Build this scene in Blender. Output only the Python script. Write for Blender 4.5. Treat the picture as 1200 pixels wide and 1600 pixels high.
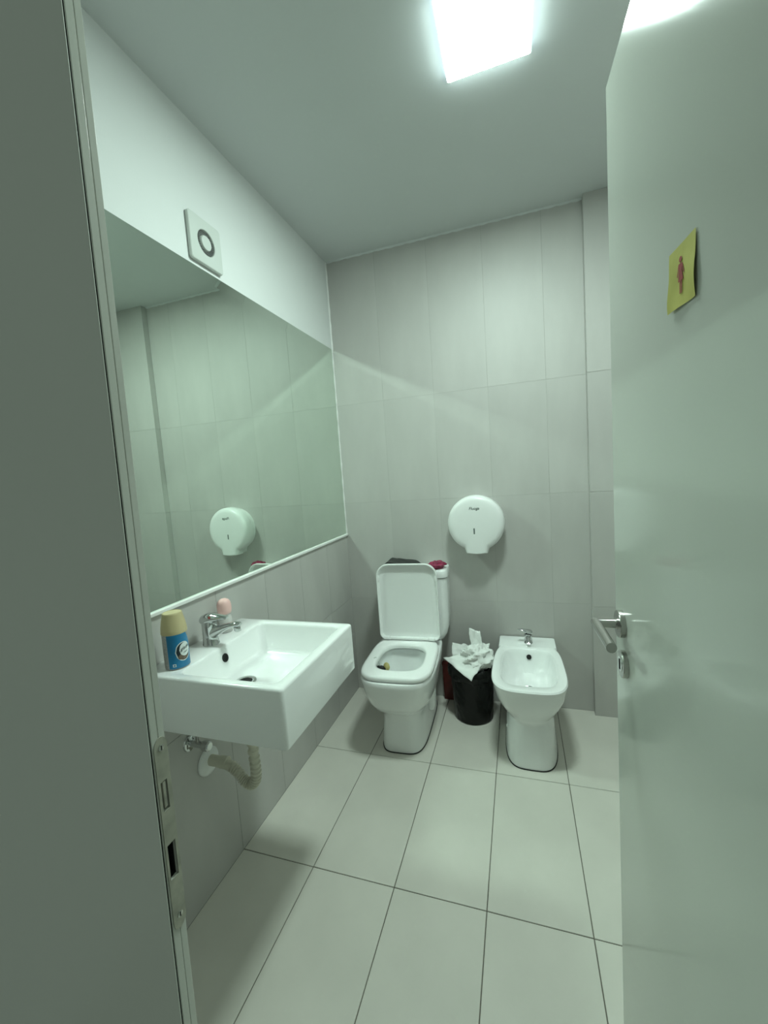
import bpy, bmesh, math, random
from mathutils import Vector, Matrix, Euler, noise

for o in list(bpy.data.objects):
    bpy.data.objects.remove(o)
SC = bpy.context.scene
COL = SC.collection
PI = math.pi

# ------------------------------------------------------------------ camera
YAW, PITCH, ROLL = 0.3184, -0.0921, 0.0708
FPX = 644.1
cam_d = bpy.data.cameras.new('camera')
cam_d.sensor_fit = 'VERTICAL'
cam_d.sensor_height = 36.0
cam_d.lens = 36.0 * FPX / 1600.0
cam_d.clip_start = 0.01
cam = bpy.data.objects.new('camera', cam_d)
COL.objects.link(cam)
_R = Matrix.Rotation(YAW, 3, 'Z') @ Matrix.Rotation(PITCH, 3, 'X') @ Matrix.Rotation(ROLL, 3, 'Y')
right, fwd, up = _R.col[0], _R.col[1], _R.col[2]
_M = Matrix(((right.x, up.x, -fwd.x, 1.034), (right.y, up.y, -fwd.y, -2.3627), (right.z, up.z, -fwd.z, 1.3679), (0, 0, 0, 1)))
cam.matrix_world = _M
SC.camera = cam

# ------------------------------------------------------------------ world / exposure
LIGHT_COL = (0.79, 1.0, 0.91)
LIGHT_STRENGTH = 132.0
SIDE_STRENGTH = 5.0
world = bpy.data.worlds.new('world')
SC.world = world
world.use_nodes = True
wb = world.node_tree.nodes['Background']
wb.inputs['Color'].default_value = (0.80, 1.0, 0.86, 1)
wb.inputs['Strength'].default_value = 0.17
SC.view_settings.view_transform = 'Standard'
SC.view_settings.look = 'None'
SC.view_settings.gamma = 1.0
SC.view_settings.use_curve_mapping = False
SC.view_settings.exposure = 0.0
SC.cycles.blur_glossy = 0.0              # keep the lamp's reflection off the mirror sharp
SC.cycles.sample_clamp_indirect = 0.0
SC.cycles.caustics_reflective = True
SC.cycles.use_guiding = True

# ------------------------------------------------------------------ materials
def nodes_of(name):
    m = bpy.data.materials.new(name)
    m.use_nodes = True
    nt = m.node_tree
    return m, nt, nt.nodes['Principled BSDF']

def mat(name, col, rough=0.5, metal=0.0, var=0.0, scale=8.0, bump=0.0, bscale=60.0, stretch=(1, 1, 1), spec=0.5,
        coat=0.0, coatr=0.03, alpha=1.0, trans=0.0, ior=1.45, objvar=0.0, rvar=0.0):
    """procedural principled material: noise-varied colour, optional fine bump and per-piece tone"""
    m, nt, b = nodes_of(name)
    L = nt.links.new
    tc = nt.nodes.new('ShaderNodeTexCoord')
    mp = nt.nodes.new('ShaderNodeMapping')
    mp.inputs['Scale'].default_value = stretch
    L(tc.outputs['Object'], mp.inputs['Vector'])
    n = nt.nodes.new('ShaderNodeTexNoise')
    n.inputs['Scale'].default_value = scale
    n.inputs['Detail'].default_value = 6.0
    L(mp.outputs['Vector'], n.inputs['Vector'])
    r = nt.nodes.new('ShaderNodeValToRGB')
    r.color_ramp.elements[0].position = 0.3
    r.color_ramp.elements[1].position = 0.7
    r.color_ramp.elements[0].color = tuple(max(0, c * (1 - var)) for c in col) + (1,)
    r.color_ramp.elements[1].color = tuple(min(1, c * (1 + var)) for c in col) + (1,)
    L(n.outputs['Fac'], r.inputs['Fac'])
    src = r.outputs['Color']
    if objvar:
        oi = nt.nodes.new('ShaderNodeObjectInfo')
        mr = nt.nodes.new('ShaderNodeMapRange')
        mr.inputs['To Min'].default_value = 1 - objvar
        mr.inputs['To Max'].default_value = 1 + objvar
        L(oi.outputs['Random'], mr.inputs['Value'])
        mx = nt.nodes.new('ShaderNodeVectorMath')
        mx.operation = 'SCALE'
        L(src, mx.inputs[0]); L(mr.outputs['Result'], mx.inputs['Scale'])
        src = mx.outputs['Vector']
    L(src, b.inputs['Base Color'])
    b.inputs['Roughness'].default_value = rough
    if rvar:
        mr2 = nt.nodes.new('ShaderNodeMapRange')
        mr2.inputs['To Min'].default_value = max(0, rough - rvar)
        mr2.inputs['To Max'].default_value = rough + rvar
        L(n.outputs['Fac'], mr2.inputs['Value']); L(mr2.outputs['Result'], b.inputs['Roughness'])
    b.inputs['Metallic'].default_value = metal
    b.inputs['Specular IOR Level'].default_value = spec
    b.inputs['Coat Weight'].default_value = coat
    b.inputs['Coat Roughness'].default_value = coatr
    b.inputs['Transmission Weight'].default_value = trans
    b.inputs['IOR'].default_value = ior
    b.inputs['Alpha'].default_value = alpha
    if bump:
        n2 = nt.nodes.new('ShaderNodeTexNoise')
        n2.inputs['Scale'].default_value = bscale
        n2.inputs['Detail'].default_value = 4.0
        L(mp.outputs['Vector'], n2.inputs['Vector'])
        bp = nt.nodes.new('ShaderNodeBump')
        bp.inputs['Strength'].default_value = bump
        bp.inputs['Distance'].default_value = 0.002
        L(n2.outputs['Fac'], bp.inputs['Height']); L(bp.outputs['Normal'], b.inputs['Normal'])
    return m

def emit(name, col, s):
    m, nt, b = nodes_of(name)
    b.inputs['Base Color'].default_value = (0.8, 0.8, 0.8, 1)
    b.inputs['Emission Color'].default_value = col + (1,)
    b.inputs['Emission Strength'].default_value = s
    return m

M = dict(
    floor_tile=mat('floor_tile', (0.61, 0.59, 0.535), 0.42, var=0.06, scale=3.2, bump=0.03, objvar=0.02, rvar=0.08),
    grout_floor=mat('grout_floor', (0.13, 0.12, 0.10), 0.9, var=0.25, scale=9),
    wall_tile=mat('wall_tile', (0.475, 0.465, 0.445), 0.5, var=0.06, scale=3.0, stretch=(2.0, 2.0, 0.6), bump=0.03, objvar=0.010, rvar=0.06),
    grout_wall=mat('grout_wall', (0.40, 0.39, 0.37), 0.9, var=0.15, scale=9),
    plaster=mat('plaster', (0.70, 0.715, 0.71), 0.75, var=0.012, scale=4, bump=0.08, bscale=180),
    ceil=mat('ceiling_paint', (0.58, 0.60, 0.60), 0.85, var=0.015, scale=2, bump=0.05, bscale=150),
    sealant=mat('white_sealant', (0.80, 0.80, 0.78), 0.5, var=0.05, scale=20),
    ceramic=mat('ceramic', (0.83, 0.84, 0.835), 0.10, var=0.008, scale=3, coat=0.3),
    seatplastic=mat('seat_plastic', (0.84, 0.85, 0.84), 0.22, var=0.008, scale=3),
    plastic=mat('white_plastic', (0.80, 0.81, 0.80), 0.28, var=0.012, scale=5),
    chrome=mat('chrome', (0.62, 0.63, 0.63), 0.08, 1.0, var=0.03, scale=6),
    steel=mat('brushed_steel', (0.50, 0.49, 0.47), 0.22, 1.0, var=0.05, scale=20),
    platesteel=mat('worn_strike_metal', (0.40, 0.39, 0.33), 0.45, 0.35, var=0.18, scale=60),
    doorpaint=mat('door_paint', (0.56, 0.58, 0.535), 0.11, var=0.012, scale=3, bump=0.02, bscale=220, spec=0.3),
    panelpaint=mat('panel_paint', (0.80, 0.82, 0.76), 0.38, var=0.012, scale=3, bump=0.05, bscale=220),
    framepaint=mat('frame_paint', (0.58, 0.59, 0.54), 0.18, var=0.03, scale=10),
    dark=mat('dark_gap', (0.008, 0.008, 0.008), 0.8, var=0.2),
    blackrub=mat('black_rubber', (0.012, 0.012, 0.012), 0.6, var=0.2),
    bag=mat('black_bag_plastic', (0.003, 0.0035, 0.003), 0.20, var=0.3, scale=30, bump=1.0, bscale=30, spec=0.35),
    blackcloth=mat('black_sheet_plastic', (0.010, 0.012, 0.011), 0.4, var=0.3, scale=30, bump=0.3, bscale=40),
    tissue=mat('tissue_paper', (0.78, 0.79, 0.77), 0.95, var=0.03, scale=20, bump=0.35, bscale=120),
    red=mat('dark_red_plastic', (0.085, 0.010, 0.007), 0.4, var=0.15, scale=12),
    pinkfoil=mat('pink_wrapper', (0.24, 0.028, 0.07), 0.25, var=0.35, scale=35, bump=0.3, bscale=80),
    pinkcap=mat('pink_cap', (0.83, 0.52, 0.49), 0.35, var=0.03, scale=8),
    clearbody=mat('milky_bottle_plastic', (0.80, 0.78, 0.76), 0.25, var=0.02, trans=0.35),
    beige=mat('beige_cap', (0.52, 0.44, 0.25), 0.5, var=0.05, scale=10),
    blue=mat('blue_label', (0.012, 0.175, 0.36), 0.28, var=0.22, scale=16),
    canmetal=mat('can_back_label', (0.36, 0.35, 0.34), 0.35, 0.3, var=0.2, scale=90, stretch=(1, 1, 3)),
    labeldark=mat('label_navy', (0.010, 0.020, 0.028), 0.35, var=0.3, scale=60),
    labelwhite=mat('label_white', (0.72, 0.76, 0.75), 0.4, var=0.05, scale=60),
    labelbrown=mat('label_brown', (0.14, 0.10, 0.07), 0.4, var=0.35, scale=120),
    labelink=mat('label_ink', (0.05, 0.06, 0.06), 0.5, var=0.1),
    greyink=mat('grey_print', (0.09, 0.12, 0.11), 0.5, var=0.1),
    pipe=mat('cream_plastic_pipe', (0.60, 0.58, 0.48), 0.42, var=0.06, scale=14),
    yellow=mat('yellow_paper', (0.50, 0.475, 0.11), 0.85, var=0.05, scale=14, bump=0.2, bscale=60),
    redink=mat('red_ink', (0.34, 0.05, 0.045), 0.8, var=0.08, scale=40),
    bloomyellow=mat('yellow_block', (0.55, 0.48, 0.20), 0.6, var=0.2, scale=60),
    fanwhite=mat('fan_plastic', (0.60, 0.63, 0.60), 0.30, var=0.02, scale=6),
    fandark=mat('fan_dark', (0.035, 0.038, 0.036), 0.6, var=0.2, scale=20),
    fanslat=mat('fan_slat', (0.34, 0.35, 0.34), 0.4, var=0.05),
    water=mat('bowl_water', (0.60, 0.66, 0.64), 0.03, var=0.01),
    diffuser=emit('lamp_diffuser', LIGHT_COL, LIGHT_STRENGTH),
    lampside=emit('lamp_frosted_side', (0.72, 0.95, 1.0), SIDE_STRENGTH),
)
def mirror_mat():
    m, nt, b = nodes_of('mirror_silver')
    n = nt.nodes.new('ShaderNodeTexNoise'); n.inputs['Scale'].default_value = 2.0
    r = nt.nodes.new('ShaderNodeValToRGB')
    r.color_ramp.elements[0].color = (0.80, 0.90, 0.82, 1); r.color_ramp.elements[1].color = (0.815, 0.91, 0.83, 1)
    nt.links.new(n.outputs['Fac'], r.inputs['Fac']); nt.links.new(r.outputs['Color'], b.inputs['Base Color'])
    b.inputs['Metallic'].default_value = 1.0
    b.inputs['Roughness'].default_value = 0.0
    return m
M['mirror'] = mirror_mat()

# ------------------------------------------------------------------ mesh helpers
class MB:
    def __init__(s): s.v = []; s.f = []
    def add(s, vs, fs):
        o = len(s.v); s.v += [tuple(v) for v in vs]; s.f += [tuple(i + o for i in f) for f in fs]; return s
    def box(s, x0, x1, y0, y1, z0, z1):
        return s.add([(x0, y0, z0), (x1, y0, z0), (x1, y1, z0), (x0, y1, z0), (x0, y0, z1), (x1, y0, z1), (x1, y1, z1), (x0, y1, z1)],
                     [(0, 3, 2, 1), (4, 5, 6, 7), (0, 1, 5, 4), (1, 2, 6, 5), (2, 3, 7, 6), (3, 0, 4, 7)])
    def loft(s, rings, cap0=True, cap1=True):
        n = len(rings[0]); vs = [p for r in rings for p in r]; fs = []
        for i in range(len(rings) - 1):
            for j in range(n):
                k = (j + 1) % n
                fs.append((i * n + j, i * n + k, (i + 1) * n + k, (i + 1) * n + j))
        if cap0: fs.append(tuple(range(n))[::-1])
        if cap1: fs.append(tuple((len(rings) - 1) * n + j for j in range(n)))
        return s.add(vs, fs)
    def tube(s, path, rad, n=16, cap=True, upv=(0, 0, 1)):
        P = [Vector(p) for p in path]
        if not isinstance(rad, (list, tuple)): rad = [rad] * len(P)
        rings = []
        ref = Vector(upv)
        for i, p in enumerate(P):
            t = (P[min(i + 1, len(P) - 1)] - P[max(i - 1, 0)]).normalized()
            u = ref - t * ref.dot(t)
            if u.length < 1e-4: u = t.orthogonal()
            u.normalize(); w = t.cross(u); ref = u
            ra = rad[i]
            ru, rw = ra if isinstance(ra, (list, tuple)) else (ra, ra)
            rings.append([p + u * (ru * math.cos(2 * PI * k / n)) + w * (rw * math.sin(2 * PI * k / n)) for k in range(n)])
        return s.loft(rings, cap, cap)
    def lathe(s, prof, c=(0, 0, 0), axis='Z', n=28, cap=True):
        rings = []
        for r, h in prof:
            ring = []
            for k in range(n):
                a = 2 * PI * k / n; x, y = r * math.cos(a), r * math.sin(a)
                if axis == 'Z': p = (x, y, h)
                elif axis == 'X': p = (h, x, y)
                else: p = (y, h, x)
                ring.append((c[0] + p[0], c[1] + p[1], c[2] + p[2]))
            rings.append(ring)
        return s.loft(rings, cap, cap)
    def map(s, fn): s.v = [tuple(fn(Vector(v))) for v in s.v]; return s

def obj(name, mb, material, parent=None, smooth=None, bevel=0.0, bseg=2, subsurf=0, loc=(0, 0, 0), rot=(0, 0, 0), solid=0.0):
    me = bpy.data.meshes.new(name)
    me.from_pydata(mb.v, [], mb.f)
    bm = bmesh.new(); bm.from_mesh(me); bmesh.ops.recalc_face_normals(bm, faces=bm.faces); bm.to_mesh(me); bm.free()
    me.materials.append(M[material] if isinstance(material, str) else material)
    if smooth is not None:
        for p in me.polygons: p.use_smooth = True
        me.set_sharp_from_angle(angle=math.radians(smooth))
    o = bpy.data.objects.new(name, me)
    COL.objects.link(o)
    o.location = loc; o.rotation_euler = rot
    if parent is not None: o.parent = parent
    if solid:
        md = o.modifiers.new('thickness', 'SOLIDIFY'); md.thickness = solid; md.offset = 0
    if bevel:
        md = o.modifiers.new('bevel', 'BEVEL'); md.width = bevel; md.segments = bseg; md.limit_method = 'ANGLE'; md.angle_limit = math.radians(40)
        if smooth is None:
            for p in me.polygons: p.use_smooth = True
            me.set_sharp_from_angle(angle=math.radians(60))
    if subsurf:
        md = o.modifiers.new('sub', 'SUBSURF'); md.levels = subsurf; md.render_levels = subsurf
    return o

def tag(o, label, cat, group=None, kind=None):
    o['label'] = label; o['category'] = cat
    if group: o['group'] = group
    if kind: o['kind'] = kind
    return o

def thing(name, label, cat, loc=(0, 0, 0), rz=0.0, group=None, kind=None):
    o = bpy.data.objects.new(name, None); COL.objects.link(o)
    o.empty_display_size = 0.05
    o.location = loc; o.rotation_euler = (0, 0, rz)
    return tag(o, label, cat, group, kind)

def rrect(x0, x1, y0, y1, r, z, n=6):
    pts = []
    for cx, cy, a0 in ((x1 - r, y1 - r, 0), (x0 + r, y1 - r, PI / 2), (x0 + r, y0 + r, PI), (x1 - r, y0 + r, 3 * PI / 2)):
        for k in range(n + 1):
            a = a0 + PI / 2 * k / n
            pts.append((cx + r * math.cos(a), cy + r * math.sin(a), z))
    return pts

def text_mesh(s, size, shear=0.0):
    cu = bpy.data.curves.new('txt', 'FONT'); cu.body = s; cu.size = size; cu.shear = shear
    cu.align_x = 'CENTER'; cu.align_y = 'CENTER'; cu.resolution_u = 3; cu.offset = size * 0.012
    to = bpy.data.objects.new('txt', cu); COL.objects.link(to)
    dg = bpy.context.evaluated_depsgraph_get(); dg.update()
    me = bpy.data.meshes.new_from_object(to.evaluated_get(dg))
    mb = MB(); mb.v = [tuple(v.co) for v in me.vertices]; mb.f = [tuple(p.vertices) for p in me.polygons]
    bpy.data.objects.remove(to); bpy.data.curves.remove(cu); bpy.data.meshes.remove(me)
    return mb

# ------------------------------------------------------------------ the room
H = 2.633
XR = 1.66          # right wall
YF = -2.012        # room-side face of the door partition
floor = tag(obj('floor', MB().box(-0.1, 1.75, -3.3, 0.1, -0.10, -0.0025), 'grout_floor'),
            'floor of large beige-grey rectangular tiles with dark joints', 'floor', kind='structure')
_tc = {}
def tile(parent, x0, x1, y0, y1, z0, z1, material, axis, bev=0.0012):
    """one tile; alike tiles share mesh data"""
    key = (round(x1 - x0, 4), round(y1 - y0, 4), round(z1 - z0, 4), material)
    c = ((x0 + x1) / 2, (y0 + y1) / 2, (z0 + z1) / 2)
    if key not in _tc:
        hx, hy, hz = (x1 - x0) / 2, (y1 - y0) / 2, (z1 - z0) / 2
        o = obj('tile', MB().box(-hx, hx, -hy, hy, -hz, hz), material, parent, bevel=bev, bseg=1)
        _tc[key] = o
    else:
        o = _tc[key].copy(); COL.objects.link(o); o.parent = parent
    o.location = c
    return o
g = 0.0013
xs = [0.0] + [0.291 + 0.3 * i for i in range(5)] + [XR]
ys = [0.0, -0.590, -1.1925, -1.795, -2.397, -3.0]
for i in range(len(xs) - 1):
    for j in range(len(ys) - 1):
        x0, x1 = xs[i] + (g if i else 0), xs[i + 1] - g
        tile(floor, x0, x1, ys[j + 1] + g, ys[j] - (g if j else 0), -0.0098, 0.0, 'floor_tile', 'Z')

tag(obj('ceiling', MB().box(-0.1, 1.75, -2.06, 0.1, H, H + 0.1), 'ceil'), 'plain matt white ceiling of the washroom', 'ceiling', kind='structure')

# back wall with its tiles and the shallow pilaster in the right corner
wb_ = tag(obj('wall_back', MB().box(-0.1, 1.75, 0.0006, 0.1, 0, H), 'grout_wall'),
          'back wall of tall grey-beige tiles behind toilet and bidet', 'wall', kind='structure')
gw = 0.0006
bx = [0.0, 0.300, 0.600, 0.897, 1.192, 1.380]
bz = [0.0, 0.600, 1.202, 1.797, H]
for i in range(len(bx) - 1):
    for j in range(len(bz) - 1):
        tile(wb_, bx[i] + (gw if i else 0), bx[i + 1] - gw, 0.0, 0.009, bz[j] + (gw if j else 0), bz[j + 1] - gw, 'wall_tile', 'Y', 0.0003)
pil = tag(obj('wall_corner', MB().box(1.388, XR, -0.0415, 0.0, 0, H), 'grout_wall'), 'shallow tiled pilaster in the corner beside the open door', 'wall', kind='structure')
for j in range(len(bz) - 1):
    tile(pil, 1.380, XR, -0.043, -0.034, bz[j] + (gw if j else 0), bz[j + 1] - gw, 'wall_tile', 'Y', 0.0003)
    tile(pil, 1.380, 1.389, -0.034, -0.0005, bz[j] + (gw if j else 0), bz[j + 1] - gw, 'wall_tile', 'Y', 0.0004)

# left wall: plaster core, white band above the mirror, tiles below
ZB, ZT = 1.0107, 2.1329
wl = MB().box(-0.1, -0.0085, YF, 0.0015, 0, ZT)
wl.box(-0.1, 0.0, YF, 0.0015, ZT, H)
wl_ = tag(obj('wall_left', wl, 'plaster'), 'left wall, white plaster above the mirror and tiles below it', 'wall', kind='structure')
ly = [0.0, -0.300, -0.597, -0.897, -1.196, -1.496, -1.796, YF]
lz = [0.0, 0.600, 1.000]
for i in range(len(ly) - 1):
    for j in range(2):
        tile(wl_, -0.0085, 0.0, ly[i + 1] + gw, ly[i] - (gw if i else 0), lz[j] + (gw if j else 0), lz[j + 1] - gw, 'wall_tile', 'X', 0.0003)
tag(obj('wall_right', MB().box(XR, XR + 0.09, YF, 0.0015, 0, H), 'wall_tile'), 'grey tiled right wall hidden behind the open door', 'wall', kind='structure')
tag(obj('trim_1', MB().box(-0.008, 0.010, YF, -0.002, 0.9995, ZB), 'sealant', bevel=0.002), 'thin white edging strip along the bottom of the mirror', 'trim', kind='structure')
tb = MB()
random.seed(4)
rings = []
for k in range(60):
    z = ZB + (H - ZB) * k / 59
    r = 0.0042 + 0.0012 * math.sin(k * 1.7) + 0.0008 * random.random() + (0.0015 if z > ZT else 0)
    rings.append([(0.0, 0.0, z), (r, 0.0, z), (r * 0.7, -r * 0.7, z), (0.0, -r, z)])
tb.loft(rings)
tag(obj('trim_2', tb, 'sealant', smooth=50), 'uneven white sealant bead in the corner beside the mirror', 'trim', kind='structure')
tb = MB(); rings = []
for k in range(60):
    x = 0.005 + (1.375) * k / 59
    r = 0.006 + 0.0018 * math.sin(k * 2.3) + 0.0015 * random.random()
    rings.append([(x, 0.0, H), (x, -r * 1.2, H), (x, -r * 0.5, H - r * 0.7), (x, 0.0, H - r)])
tb.loft(rings)
tag(obj('trim_3', tb, 'ceil', smooth=50), 'rough white filler line where ceiling meets tiled back wall', 'trim', kind='structure')

# ---- door partition (front wall) and frame, leaning very slightly
LEAN = 0.0131
def lean(v): return Vector((v.x, v.y + LEAN * (v.z - 1.3), v.z))
XJ = 0.646
wf = MB()
wf.box(-0.9, 0.618, -2.0445, -2.016, 0.0, 2.80)               # left of the opening
wf.box(0.618, 1.262, -2.0445, -2.016, 2.075, 2.80)             # above the opening
wf.box(1.262, 2.2, -2.0445, -2.016, 0.0, 2.80)
wf.map(lean)
wfo = tag(obj('wall_front', wf, 'wall_tile'), 'dim grey-green painted partition beside the doorway on the left', 'wall', kind='structure')
obj('panel', MB().box(-0.9, 0.646, -2.0456, -2.0448, 0.0, 2.80).map(lean), 'panelpaint', wfo, bevel=0.0002)
obj('panel', MB().box(1.268, 2.2, -2.0456, -2.0448, 0.0, 2.80).map(lean), 'panelpaint', wfo, bevel=0.0002)
# latch-side jamb with two real pockets behind the strike plate
Y0, Y1 = -2.0425, -2.0243
HA = (1.012, 1.046, -2.0378, -2.0292)      # latch pocket
HB = (0.930, 0.972, -2.0384, -2.0276)      # bolt pocket
jm = MB()
def jseg(z0, z1, x0=XJ - 0.026): 
    ym = -2.0330
    jm.box(x0, XJ, Y0, ym - 0.0006, z0, z1); jm.box(x0, XJ - 0.0012, ym - 0.0006, ym + 0.0006, z0, z1); jm.box(x0, XJ - 0.0006, ym + 0.0006, Y1, z0, z1)
jseg(0.0, HB[0]); jseg(HB[1], HA[0]); jseg(HA[1], 2.062)
for hz0, hz1, hy0, hy1 in (HA, HB):
    jm.box(XJ - 0.026, XJ, Y0, hy0, hz0, hz1); jm.box(XJ - 0.026, XJ - 0.0006, hy1, Y1, hz0, hz1)
    jm.box(XJ - 0.026, XJ - 0.022, hy0, hy1, hz0, hz1)
jm.map(lean)
fr = thing('trim_4', 'pale painted door jamb on the left with worn metal strike plate', 'door frame', (XJ, -2.03, 0), kind='structure')
def under(p, o):
    o.parent = p; o.location = (o.location[0] - p.location[0], o.location[1] - p.location[1], o.location[2] - p.location[2]); return o
under(fr, obj('jamb', jm, 'framepaint', bevel=0.0010))
for hz0, hz1, hy0, hy1 in (HB,):
    lin = MB().box(XJ - 0.0219, XJ - 0.0210, hy0, hy1, hz0, hz1).box(XJ - 0.021, XJ - 0.003, hy1 - 0.0004, hy1 - 0.0001, hz0, hz1).box(XJ - 0.021, XJ - 0.003, hy0 + 0.0001, hy0 + 0.0004, hz0, hz1).box(XJ - 0.021, XJ - 0.003, hy0, hy1, hz0 + .0001, hz0 + .0004).map(lean)
    under(fr, obj('bolt_pocket_shade', lin, 'dark'))  # black lining put in as the shade inside the bolt pocket
under(fr, obj('shadow_gap', MB().box(0.618, XJ - 0.0012, -2.0449, Y0, 0, 2.06).map(lean), 'dark'))  # solid black strip standing in for the shade between panel and jamb
under(fr, obj('jamb', MB().box(1.254, 1.262, -2.046, -2.018, 0, 2.075).map(lean), 'framepaint', bevel=0.0012))
under(fr, obj('head', MB().box(XJ - 0.02, 1.262, -2.046, -2.018, 2.062, 2.075).map(lean), 'framepaint', bevel=0.0012))
sp = MB()
PX = (XJ - 0.0004, XJ + 0.0011)
PY0, PY1, PZ0, PZ1 = -2.0412, -2.0238, 0.868, 1.096
def pbox(y0, y1, z0, z1): sp.box(PX[0], PX[1], y0, y1, z0, z1)
pbox(PY0, PY1, PZ0 + 0.012, HB[0]); pbox(PY0, PY1, HB[1], HA[0]); pbox(PY0, PY1, HA[1], PZ1 - 0.012)
for hz0, hz1, hy0, hy1 in (HA, HB):
    pbox(PY0, hy0, hz0, hz1); pbox(hy1, PY1, hz0, hz1)
for zc, sg in ((PZ0 + 0.012, -1), (PZ1 - 0.012, 1)):     # rounded ends
    cy, hw = (PY0 + PY1) / 2, (PY1 - PY0) / 2
    ring = [(cy + hw * math.cos(PI * k / 12), zc + sg * 0.012 * math.sin(PI * k / 12)) for k in range(13)]
    sp.loft([[(PX[0], y, z) for y, z in ring], [(PX[1], y, z) for y, z in ring]])
sp.map(lean)
spo = under(fr, obj('strike_plate', sp, 'platesteel'))
spo['label'] = 'worn metal strike plate with latch and bolt openings'
tg = MB().box(XJ - 0.005, XJ + 0.0008, -2.0352, -2.0312, 1.015, 1.045).map(lean)
o_ = obj('latch_tongue', tg, 'platesteel', spo, bevel=0.0006)
for zc in (1.084, 0.884):
    c = lean(Vector((XJ + 0.0009, -2.0325, zc)))
    s_ = obj('screw', MB().lathe([(0.0038, 0), (0.0036, 0.0009), (0.002, 0.0013)], c, 'X', 14), 'steel', spo, smooth=40)
    obj('screw_slot', MB().box(c.x + 0.0012, c.x + 0.0015, c.y - 0.0006, c.y + 0.0006, c.z - 0.0026, c.z + 0.0026), 'dark', spo)

# ---- the open door: leaf origin at its free edge, local +x runs towards the hinge
DA = math.radians(-87.7)
dl = Vector((math.cos(DA), math.sin(DA), 0)); dn = Vector((-math.sin(DA), math.cos(DA), 0))   # dn points away from the visible face (+x side)
door = thing('door_1', 'open pale green-grey door on the right with steel lever handle', 'door', (1.2105, -1.4545, 0.0), DA, kind='structure')
obj('leaf', MB().box(0, 0.60, 0, 0.040, 0.008, 2.031), 'doorpaint', door, bevel=0.0035, bseg=3)
ZH, SH = 1.053, 0.052
hd = obj('lever_handle', MB().lathe([(0.026, 0.0), (0.026, -0.0085), (0.0245, -0.0100)], (SH, 0, ZH), 'Y', 36), 'steel', door, smooth=35)
hd['label'] = 'brushed steel lever handle on a round rose'
obj('neck', MB().lathe([(0.0105, -0.009), (0.0105, -0.012), (0.0090, -0.013), (0.0090, -0.046)], (SH, 0, ZH), 'Y', 24), 'steel', hd, smooth=35)
lv = MB(); rr = []
for (s, off) in ((SH - 0.0085, 0.0085), (SH - 0.0070, 0.0105), (SH + 0.0, 0.010), (SH + 0.104, 0.0095), (SH + 0.114, 0.0090)):
    rr.append([(s, -0.046 + 0.0085 * math.cos(2 * PI * k / 20) , ZH + off * math.sin(2 * PI * k / 20)) for k in range(20)])
# mitred start: shear first ring so the elbow is a 45 degree mitre
n0 = len(rr[0])
rr = [[(SH - 0.0 + (p[1] + 0.046) * 1.0, p[1], p[2]) for p in rr[2]], rr[3], rr[4]]
lv.loft(rr)
obj('grip', lv, 'steel', hd, smooth=40)
kh = obj('keyhole_rose', MB().lathe([(0.0255, 0.0), (0.0255, -0.0080), (0.0240, -0.0095)], (SH + 0.014, 0, ZH - 0.073), 'Y', 36), 'steel', door, smooth=35)
obj('keyhole_disc', MB().lathe([(0.0150, -0.0094), (0.0140, -0.0104)], (SH + 0.014, 0, ZH - 0.073), 'Y', 28), 'chrome', kh, smooth=35)
obj('keyhole_slot', MB().box(SH + 0.014 - 0.0022, SH + 0.014 + 0.0022, -0.0112, -0.0100, ZH - 0.073 - 0.010, ZH - 0.073 + 0.010), 'dark', kh)
obj('latch_faceplate', MB().box(-0.0012, 0.002, 0.010, 0.030, 0.93, 1.12), 'steel', door, bevel=0.0008)
for hz in (0.22, 1.05, 1.82):
    obj('hinge', MB().lathe([(0.007, hz - 0.05), (0.007, hz + 0.05)], (0.606, 0.043, 0), 'Z', 14), 'steel', door, smooth=40)

# ------------------------------------------------------------------ mirror
mr_ = thing('wall_mirror', 'large frameless wall mirror above the washbasin', 'mirror', (0, -0.9, ZB))
def rel(o, t, rz=0.0):
    """parent o (built in world coordinates) to the unrotated thing t"""
    o.parent = t; o.location = Vector(o.location) - Vector(t.location); return o
XM = -0.0005
MY0, MY1 = -1.93, -0.0045
rel(obj('glass', MB().add([(XM, MY0, ZB), (XM, MY1, ZB), (XM, MY1, ZT - 0.036), (XM, MY0, ZT - 0.036)], [(0, 3, 2, 1)])
        .box(XM - 0.005, XM - 0.0002, MY0, MY1, ZB, ZT - 0.0005), 'mirror'), mr_)
bv = MB(); N = 14; pts = []  # top strip of the mirror, tilted down to throw a bright streak on the back wall
x, z, th = XM, ZT - 0.036, 0.0
for k in range(N + 1):
    pts.append((x, z)); th = math.radians(0.8 + 1.3 * k / N); x += math.sin(th) * 0.0355 / N; z += math.cos(th) * 0.0355 / N
bv.add([(a, MY0, b) for a, b in pts] + [(a, MY1, b) for a, b in pts], [(i, i + 1, N + 2 + i, N + 1 + i) for i in range(N)])
rel(obj('streak_reflector', bv, 'mirror', smooth=80), mr_)

# ------------------------------------------------------------------ ceiling lamp
LX0, LX1, LY0, LY1 = 0.866, 1.121, -1.132, -0.880
lamp = thing('ceiling_light', 'glowing square panel lamp on the ceiling', 'ceiling light', ((LX0 + LX1) / 2, (LY0 + LY1) / 2, H))
rel(obj('lamp_body', MB().loft([rrect(LX0 + 0.004, LX1 - 0.004, LY0 + 0.004, LY1 - 0.004, 0.006, H), rrect(LX0, LX1, LY0, LY1, 0.006, H - 0.018)], True, False), 'lampside'), lamp)
rel(obj('diffuser', MB().loft([rrect(LX0, LX1, LY0, LY1, 0.006, H - 0.018), rrect(LX0 + 0.001, LX1 - 0.001, LY0 + 0.001, LY1 - 0.001, 0.006, H - 0.0195)], False, True), 'diffuser'), lamp)

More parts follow.
